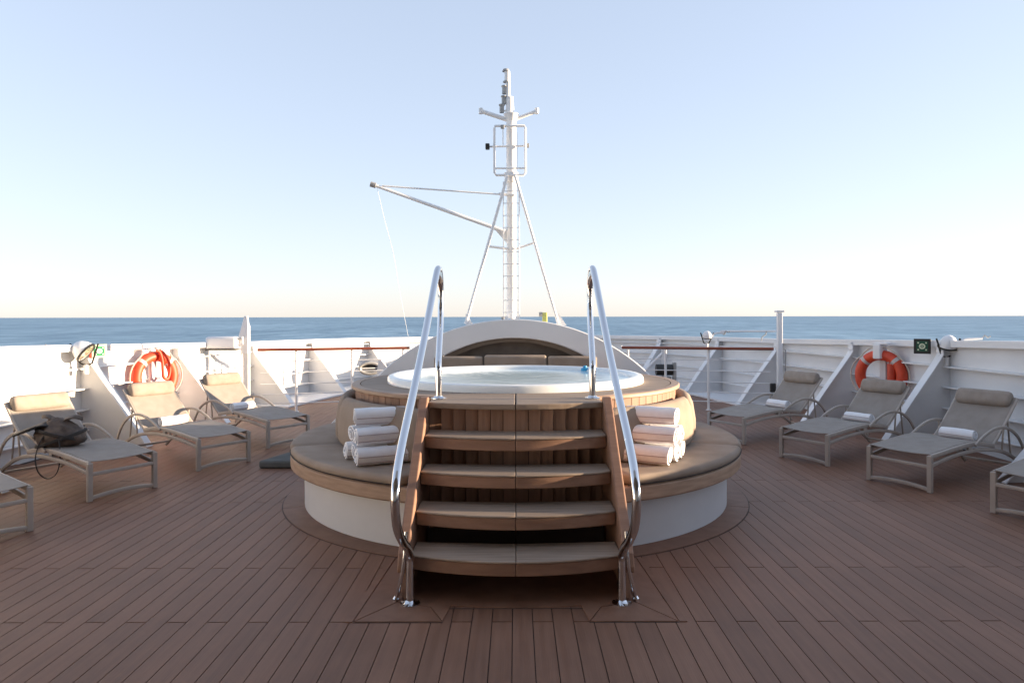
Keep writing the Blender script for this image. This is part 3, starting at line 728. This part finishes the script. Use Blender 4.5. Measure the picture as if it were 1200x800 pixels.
MB().tube([mp(599, 142), mp(629, 130.5)], .024, 12).build('crossarm', M['mast'], ms)
for px in (564, 629.5): MB().tube([mp(px, 133.5), mp(px, 127)], .028, 12).build('arm_end', M['mast'], ms)
fr = [mp(*p, -.10) for p in ((581, 150), (615, 150), (616, 153), (616, 204), (614, 207), (582, 207), (580, 204), (580, 153))]
MB().tube(fr, .016, 10, closed=True).build('aerial_frame', M['mast'], ms, smooth=60)
for yy in (150, 199): MB().tube([mp(580, yy, -.10), mp(616, yy, -.10)], .012, 8).build('frame_bar', M['mast'], ms)
for pa, pb in (((590, 150), (590, 172)), ((606, 158), (606, 200))): MB().tube([mp(*pa, -.10), mp(*pb, -.10)], .007, 6).build('frame_bar', M['mast'], ms)
MB().tube([mp(572, 173, -.05), mp(620, 172, -.05)], .012, 8).build('yard', M['mast'], ms)
MB().box(mp(572, 173.5, -.08), (.055, .09, .07)).build('camera_head', M['black'], ms, smooth=0, bevel=.008)
MB().box(mp(589.5, 151.5, -.12), (.05, .06, .045)).build('camera_head', M['steel_d'], ms, smooth=0, bevel=.008)
MB().box(mp(619, 172, -.06), (.03, .06, .05)).build('camera_head', M['steel_d'], ms, smooth=0, bevel=.006)
for a, b in (((595, 208), (547, 379)), ((604, 208), (653, 379))):
    MB().tube([mp(*a, -.12), mp(*b, -.22)], .020, 12).build('tripod_leg', M['mast'], ms)
    MB().prism([(0, 0), (.11, 0), (.0, .16)], -.012, .012, Matrix.Translation(mp(b[0], b[1]+2, -.2)) @ Matrix(((1 if b[0] > 600 else 1, 0, 0, 0), (0, 0, 1, 0), (0, 1, 0, 0), (0, 0, 0, 1)))).build('leg_gusset', M['mast'], ms, smooth=0)
MB().tube([mp(600, 208, .1), mp(600, 388, .85)], .024, 12).build('tripod_leg', M['mast'], ms)
MB().tube([mp(592, 272, -.06), mp(444, 221, -.25)], .027, 12, scale=[1, .75]).build('boom', M['mast'], ms)
MB().tube([mp(445, 221.3, -.25), mp(439, 219.5, -.256)], .036, 10).build('boom_end', M['steel_d'], ms)
MB().tube([mp(594, 229, -.05), mp(452, 221.5, -.25)], .011, 8).build('boom_stay', M['mast'], ms)
MB().tube([mp(585, 228, -.06), mp(603, 230, -.08)], .02, 8).build('stay_lug', M['mast'], ms)
MB().prism([(mp(580, 269).x, mp(0, 269).z), (mp(597, 268).x, mp(0, 268).z), (mp(597, 288).x, mp(0, 288).z)], -.014, .014, Matrix(((1, 0, 0, 0), (0, 0, 1, 0), (0, 1, 0, 0), (0, 0, 0, 1)))).build('gusset_plate', M['mast'], ms, smooth=0)
MB().tube([mp(573, 289, -.05), mp(596, 292, -.05)], .016, 8).build('strut', M['mast'], ms)
MB().tube([mp(605, 292, -.05), mp(627, 285, -.12)], .014, 8).build('strut', M['mast'], ms)
for px in (590.3, 608.5): MB().tube([mp(px, 373, -.13), mp(px, 215, -.13)], .007, 8).build('ladder_rail', M['mast'], ms)
rg = MB().tube([mp(590.3, 373, -.13), mp(608.5, 373, -.13)], .006, 6).mesh('ladder_rung', M['mast'])
for i in range(11): inst('ladder_rung', rg, ms, (0, 0, (7+14*i)*K))
MB().tube(smooth_path([mp(446, 222, -.25), mp(456, 262, -.3), mp(467, 300, -.4), mp(475, 340, -.5), mp(486, 392, -.6)], 5), .0022, 5).build('halyard', M['mast'], ms)
for px in (593, 606): MB().box(mp(px, 372.5, -.1), (.05, .05, .05)).build('foot_bracket', M['mast'], ms, smooth=0)
yl = thing('hood_lamp', 'small yellow green lamp with grey cap on top of the hood', 'lamp', (0.385, 9.52, 1.53))
MB().box((0, 0, .06), (.065, .06, .13)).build('lamp_body', M['yellow'], yl, smooth=0, bevel=.01)
MB().tube([(-.03, 0, .10), (-.075, 0, .10)], .032, 12).build('lamp_head', M['steel_d'], yl)
sb = thing('hood_fitting', 'tiny dark fitting on the hood left of the mast foot', 'fitting', (-.165, 9.45, 1.555))
MB().box((0, 0, .022), (.04, .04, .045)).build('fitting_body', M['steel_d'], sb, smooth=0, bevel=.008)

# ---------------------------------------------------------------- guard rails and posts
def guard(s):
    side = 'left' if s < 0 else 'right'
    g = thing('guard_rail', 'white wire guard rail with varnished wooden handrail, %s of the hood' % side, 'railing', (0, 13.3, 0), R(15.6)*-s, 'guard rails before the bow')
    xs0, xs1 = 1.95, 4.47
    MB().sweep([(s*(xs0+(xs1-xs0)*i/8), 0.02*math.sin(i), 1.055) for i in range(9)], rrect(.085, .05, .02), up=(0, 0, 1)).build('wooden_handrail', M['rail_wood'], g)
    MB().box((s*(xs0-.012), 0, 1.055), (.022, .10, .062)).build('rail_end_cap', M['white'], g, smooth=0, bevel=.006)
    for z in (.86, .67, .48, .31, .15):
        MB().tube([(s*xs0, 0, z), (s*(xs1-.05), 0, z)], .008, 8).build('wire', M['white'], g)
    for x in ((2.05, 2.93, 3.85) if s < 0 else (2.05, 2.70, 3.42)):
        MB().tube([(s*x, 0, 0), (s*x, 0, 1.03)], .021, 10).build('stanchion', M['white'], g)
        MB().lathe([(0, .0), (.045, 0), (.045, .012), (0, .012)], 0, 360, 16, Matrix.Translation((s*x, 0, 0))).build('stanchion_base', M['white'], g)
    return g
guard(-1); guard(1)
pl = thing('rail_post', 'white post with a pointed fin top at the end of the left railing', 'post', (-4.45, 12.0, 0))
MB().box((0, 0, .74), (.095, .095, 1.46)).build('post_body', M['white'], pl, smooth=0, bevel=.012)
MB().prism([(-.055, 1.0), (.055, 1.0), (.06, 1.48), (.045, 1.62), (-.005, 1.62), (-.10, 1.28)], -.03, .03, Matrix(((1, 0, 0, 0), (0, 0, 1, -.062), (0, 1, 0, 0), (0, 0, 0, 1)))).build('post_fin', M['white'], pl, smooth=0, bevel=.008)
MB().tube([(-.055, -.075, .30), (-.055, -.075, 1.10)], .009, 8).build('cable', M['steel_d'], pl)
pr = thing('rail_post', 'tall white square post at the end of the right railing', 'post', (4.37, 12.0, 0))
MB().box((0, 0, .83), (.082, .082, 1.66)).build('post_body', M['white'], pr, smooth=0, bevel=.012)
MB().box((0, 0, 1.68), (.13, .13, .03)).build('post_cap', M['white'], pr, smooth=0, bevel=.008)
MB().tube([(.085, -.03, .10), (.085, -.03, 1.05)], .010, 8).build('cable', M['steel_d'], pr)
MB().tube([(.12, -.02, .34), (.12, -.02, .22)], .03, 10).build('cable_gland', M['white'], pr)
MB().box((-.12, -.02, .42), (.09, .07, .15)).build('socket_box', M['black'], pr, smooth=0, bevel=.015)
fb = thing('floodlight_box', 'white box floodlight with dark underside hung on the left post', 'floodlight', (-4.79, 11.9, 1.165))
MB().box((0, -.02, .02), (.50, .22, .20)).build('housing', M['white'], fb, smooth=30, bevel=.04, seg=4)
MB().box((0, -.02, -.094), (.50, .21, .022)).build('diffuser', M['black'], fb, smooth=0, bevel=.006)
MB().tube([(.24, 0, .06), (.33, -.03, .10)], .018, 8).build('bracket', M['steel_d'], fb)
MB().tube([(.24, -.05, -.02), (.34, -.06, .0), (.33, -.06, .12)], .014, 8).build('bracket', M['white'], fb)

# ---------------------------------------------------------------- lifebuoys
def lifebuoy(s, X, Y, Z, lab, yaw):
    b = thing('lifebuoy', lab, 'lifebuoy', (X, Y, Z), yaw, 'lifebuoys on the bulwarks')
    # local: ring lies in the local XZ plane facing -Y
    Rm, r = .285, .072; n = 48
    P = [Vector((Rm*math.cos(2*math.pi*i/n), 0, Rm*math.sin(2*math.pi*i/n))) for i in range(n)]
    MB().tube(P, r, 16, closed=True).build('ring', M['orange'], b, smooth=60)
    for a in (45, 135, 225, 315):
        A = [Vector((Rm*math.cos(R(a+d)), 0, Rm*math.sin(R(a+d)))) for d in (-4.5, -2.2, 0, 2.2, 4.5)]
        MB().tube(A, r+.004, 16).build('band', M['band'], b, smooth=60)
    for q in range(4):
        A = []
        for i in range(9):
            d = 45+90*q+90*i/8; rr = Rm+r+.012+.035*math.sin(math.pi*i/8)
            A.append((rr*math.cos(R(d)), -.02-.02*math.sin(math.pi*i/8), rr*math.sin(R(d))))
        MB().tube(A, .009, 6).build('grab_line', M['rope'], b, smooth=60)
    return b
bL = lifebuoy(-1, -5.06, 10.18, .77, 'sunlit orange lifebuoy with looped line on the left bulwark', R(62))
loop = smooth_path([(.0, -.09, .37), (.06, -.105, .33), (.12, -.12, .22), (.145, -.12, .08), (.11, -.12, -.03), (.05, -.12, -.01), (.035, -.12, .10), (.03, -.115, .22), (.0, -.105, .34), (-.05, -.095, .37)], 6)
MB().tube(loop, .021, 10).build('heaving_line', M['orange'], bL, smooth=60)
MB().box((0, .05, .10), (.10, .05, .62)).build('mount', M['white'], bL, smooth=0, bevel=.01)
bR = lifebuoy(1, 5.06, 10.05, .775, 'red orange lifebuoy on its white bracket on the shaded right bulwark', R(-52))
MB().box((-.0, .075, .08), (.09, .05, .74)).build('mount', M['white'], bR, smooth=0, bevel=.01)
MB().box((.0, -.03, .335), (.10, .20, .20)).build('mount_clip', M['white'], bR, smooth=0, bevel=.012)
MB().box((.03, -.03, .445), (.20, .14, .03)).build('mount_hood', M['white'], bR, smooth=0, bevel=.008)
MB().tube([(.155, -.02, .17), (.155, -.02, -.14)], .055, 14).build('buoy_light', M['orange_d'], bR, smooth=60)
MB().box((.155, -.02, .21), (.07, .07, .05)).build('buoy_light_cap', M['band'], bR, smooth=0, bevel=.01)

# ---------------------------------------------------------------- signs on the bulwark caps
def sign(loc, yaw, lab, frame, ground, mark, w, red):
    t = thing('safety_sign', lab, 'sign', loc, yaw)
    MB().box((0, 0, 0), (w, .02, w)).build('frame', frame, t, smooth=0, bevel=.003)
    MB().box((0, -.012, 0), (w*.68, .008, w*.68)).build('panel', ground, t, smooth=0)
    TT = Matrix(((1, 0, 0, 0), (0, 0, 1, -.018), (0, 1, 0, 0), (0, 0, 0, 1)))
    MB().lathe([(w*.10, -.002), (w*.19, -.002), (w*.19, .002), (w*.10, .002)], 0, 360, 24, TT).build('symbol_ring', mark, t)
    MB().lathe([(w*.03, -.002), (w*.06, -.002), (w*.06, .002), (w*.03, .002)], 0, 360, 14, TT).build('symbol_dot', mark, t)
    for ax, az in ((-1, 1), (1, 1), (1, -1), (-1, -1)):
        MB().box((ax*w*.23, -.018, az*w*.23), (w*.09, .004, w*.09)).build('symbol_arrow', mark, t, smooth=0)
    if red: MB().box((-w*.5-.012, 0, 0), (.022, .022, w)).build('sign_edge', M['sign_red'], t, smooth=0)
    MB().box((0, .03, -.02), (.05, .05, .06)).build('sign_bracket', M['white'], t, smooth=0)
sign((-5.165, 9.0, 1.185), R(40), 'green and white lifebuoy position sign on the left bulwark', M['sign_y'], M['green'], M['sign_w'], .165, True)
sign((5.16, 9.2, 1.215), R(-35), 'dark framed green safety sign on the right bulwark cap', M['black'], M['green_d'], M['sign_y'], .19, False)

# ---------------------------------------------------------------- searchlights
def lamp(loc, dome, size, lab, arm):
    t = thing('searchlight', lab, 'searchlight', loc)
    T = Vector(dome).to_track_quat('Z', 'X').to_matrix().to_4x4() @ Matrix.Scale(size, 4)
    prof = [(0, .20), (.06, .19), (.11, .15), (.15, .08), (.175, 0), (.175, -.04), (.16, -.04), (.16, -.01), (0, -.01)]
    MB().lathe(prof, 0, 360, 28, T, closed_prof=False).build('housing', M['white'], t, smooth=50)
    MB().lathe([(.165, -.05), (.19, -.05), (.19, -.02), (.165, -.02)], 0, 360, 28, T).build('rim', M['black'], t)
    MB().lathe([(0, -.035), (.165, -.035), (.165, -.028), (0, -.028)], 0, 360, 28, T).build('lens', M['glass'], t)
    for s in (-1, 1): MB().tube([Vector((s*.235*size, 0, .13*size)), Vector((s*.20*size, .0, .02*size)), Vector((s*.10*size, .04, -.13*size-.05)), Vector((0, .04, -.16*size-.06))], .011, 8).build('yoke', M['black'], t)
    MB().tube([(0, .04, -.16*size-.05), (0, .04, -.16*size-.16)], .03, 12).build('pedestal', M['white'], t)
    P = smooth_path([Vector(p) for p in arm], 5)
    MB().tube(P, .016, 8).build('lashing_arm', M['white'], t, smooth=60)
    MB().tube([P[-1], P[-1]+Vector((.03, 0, .04)), P[-1]+Vector((.07, 0, .01)), P[-1]+Vector((.10, 0, .03))], .008, 6).build('hook', M['steel_d'], t)
    return t
lamp((-5.22, 8.78, 1.19), (-.75, -.12, .62), .72, 'white bowl searchlight on the left bulwark beside the green sign', [(-.08, 0, .02), (-.22, .02, .07), (-.36, .05, .05), (-.55, .08, .04)])
lamp((5.34, 8.95, 1.24), (-.05, -.35, .90), .62, 'white cone searchlight with dark rim on the right bulwark beside the dark sign', [(.10, 0, -.02), (.18, 0, .06), (.30, 0, .075), (.42, 0, .08)])
lamp((3.36, 12.72, 1.25), (-.05, -.35, .90), .48, 'small white searchlight standing over the right railing', [(.08, 0, .0), (.14, 0, .05), (.22, 0, .06), (.30, 0, .055)])
lc = thing('lashing_bar', 'thin pale bar with hooks lying above the right railing', 'bar', (3.7, 13.1, 1.33))
MB().tube([(.0, 0, 0), (.98, -.05, 0)], .016, 8).build('bar_body', M['white'], lc)
MB().tube([(.82, -.05, 0), (.80, -.05, -.06), (.74, -.05, -.10), (.72, -.05, -.17)], .010, 6).build('hook', M['steel_d'], lc)
MB().tube([(.10, 0, 0), (.08, 0, -.05), (.05, 0, -.06)], .010, 6).build('hook', M['steel_d'], lc)

# ---------------------------------------------------------------- mooring fittings at the bow
def fairlead(s, X, Y, Z, yaw, lab):
    f = thing('fairlead', lab, 'fairlead', (X, Y, Z), yaw)
    pts = [(.20*math.cos(2*math.pi*i/28), 0, .11*math.sin(2*math.pi*i/28)) for i in range(28)]
    MB().tube(pts, .035, 10, closed=True).build('fairlead_ring', M['steel_d'], f, smooth=60)
    MB().prism([(p[0]*.95, p[2]*.95) for p in pts], .03, .05, Matrix(((1, 0, 0, 0), (0, 0, 1, 0), (0, 1, 0, 0), (0, 0, 0, 1)))).build('opening', M['black'], f, smooth=0)
    MB().box((0, 0, 0), (.40, .02, .02)).build('bar', M['white'], f, smooth=0)
    return f
fairlead(-1, -3.0, 14.9, .55, R(20), 'dark oval fairlead seen through the left railing')
wn = thing('mooring_winch', 'small dark mooring winch under a slanting strut behind the right railing', 'winch', (2.93, 14.3, 0))
MB().lathe([(0, 0), (.16, 0), (.16, .05), (.09, .08), (.085, .30), (.13, .36), (.13, .42), (0, .42)], 0, 360, 24).build('drum', M['steel_d'], wn)
MB().tube([(-.16, 0, .55), (.16, 0, .55)], .11, 18).build('gearbox', M['black'], wn)
MB().box((.20, 0, .40), (.06, .14, .60)).build('side_frame', M['steel_d'], wn, smooth=0, bevel=.01)
MB().tube([(-.46, .0, .45), (.0, .02, .90)], .03, 10).build('strut', M['white'], wn)
MB().box((-.02, .02, .62), (.05, .05, .70)).build('post', M['white'], wn, smooth=0)
cb = MB().prism([(-.16, .0), (.16, .0), (-.12, .34)], -.02, .02, Matrix.Translation((-2.62, 14.55, .45)) @ Matrix(((1, 0, 0, 0), (0, 0, 1, 0), (0, 1, 0, 0), (0, 0, 0, 1)))).build('bracket_plate', M['white_old'], smooth=0)
tag(cb, 'triangular white bracket plate beside the oval fairlead at the left', 'bracket')
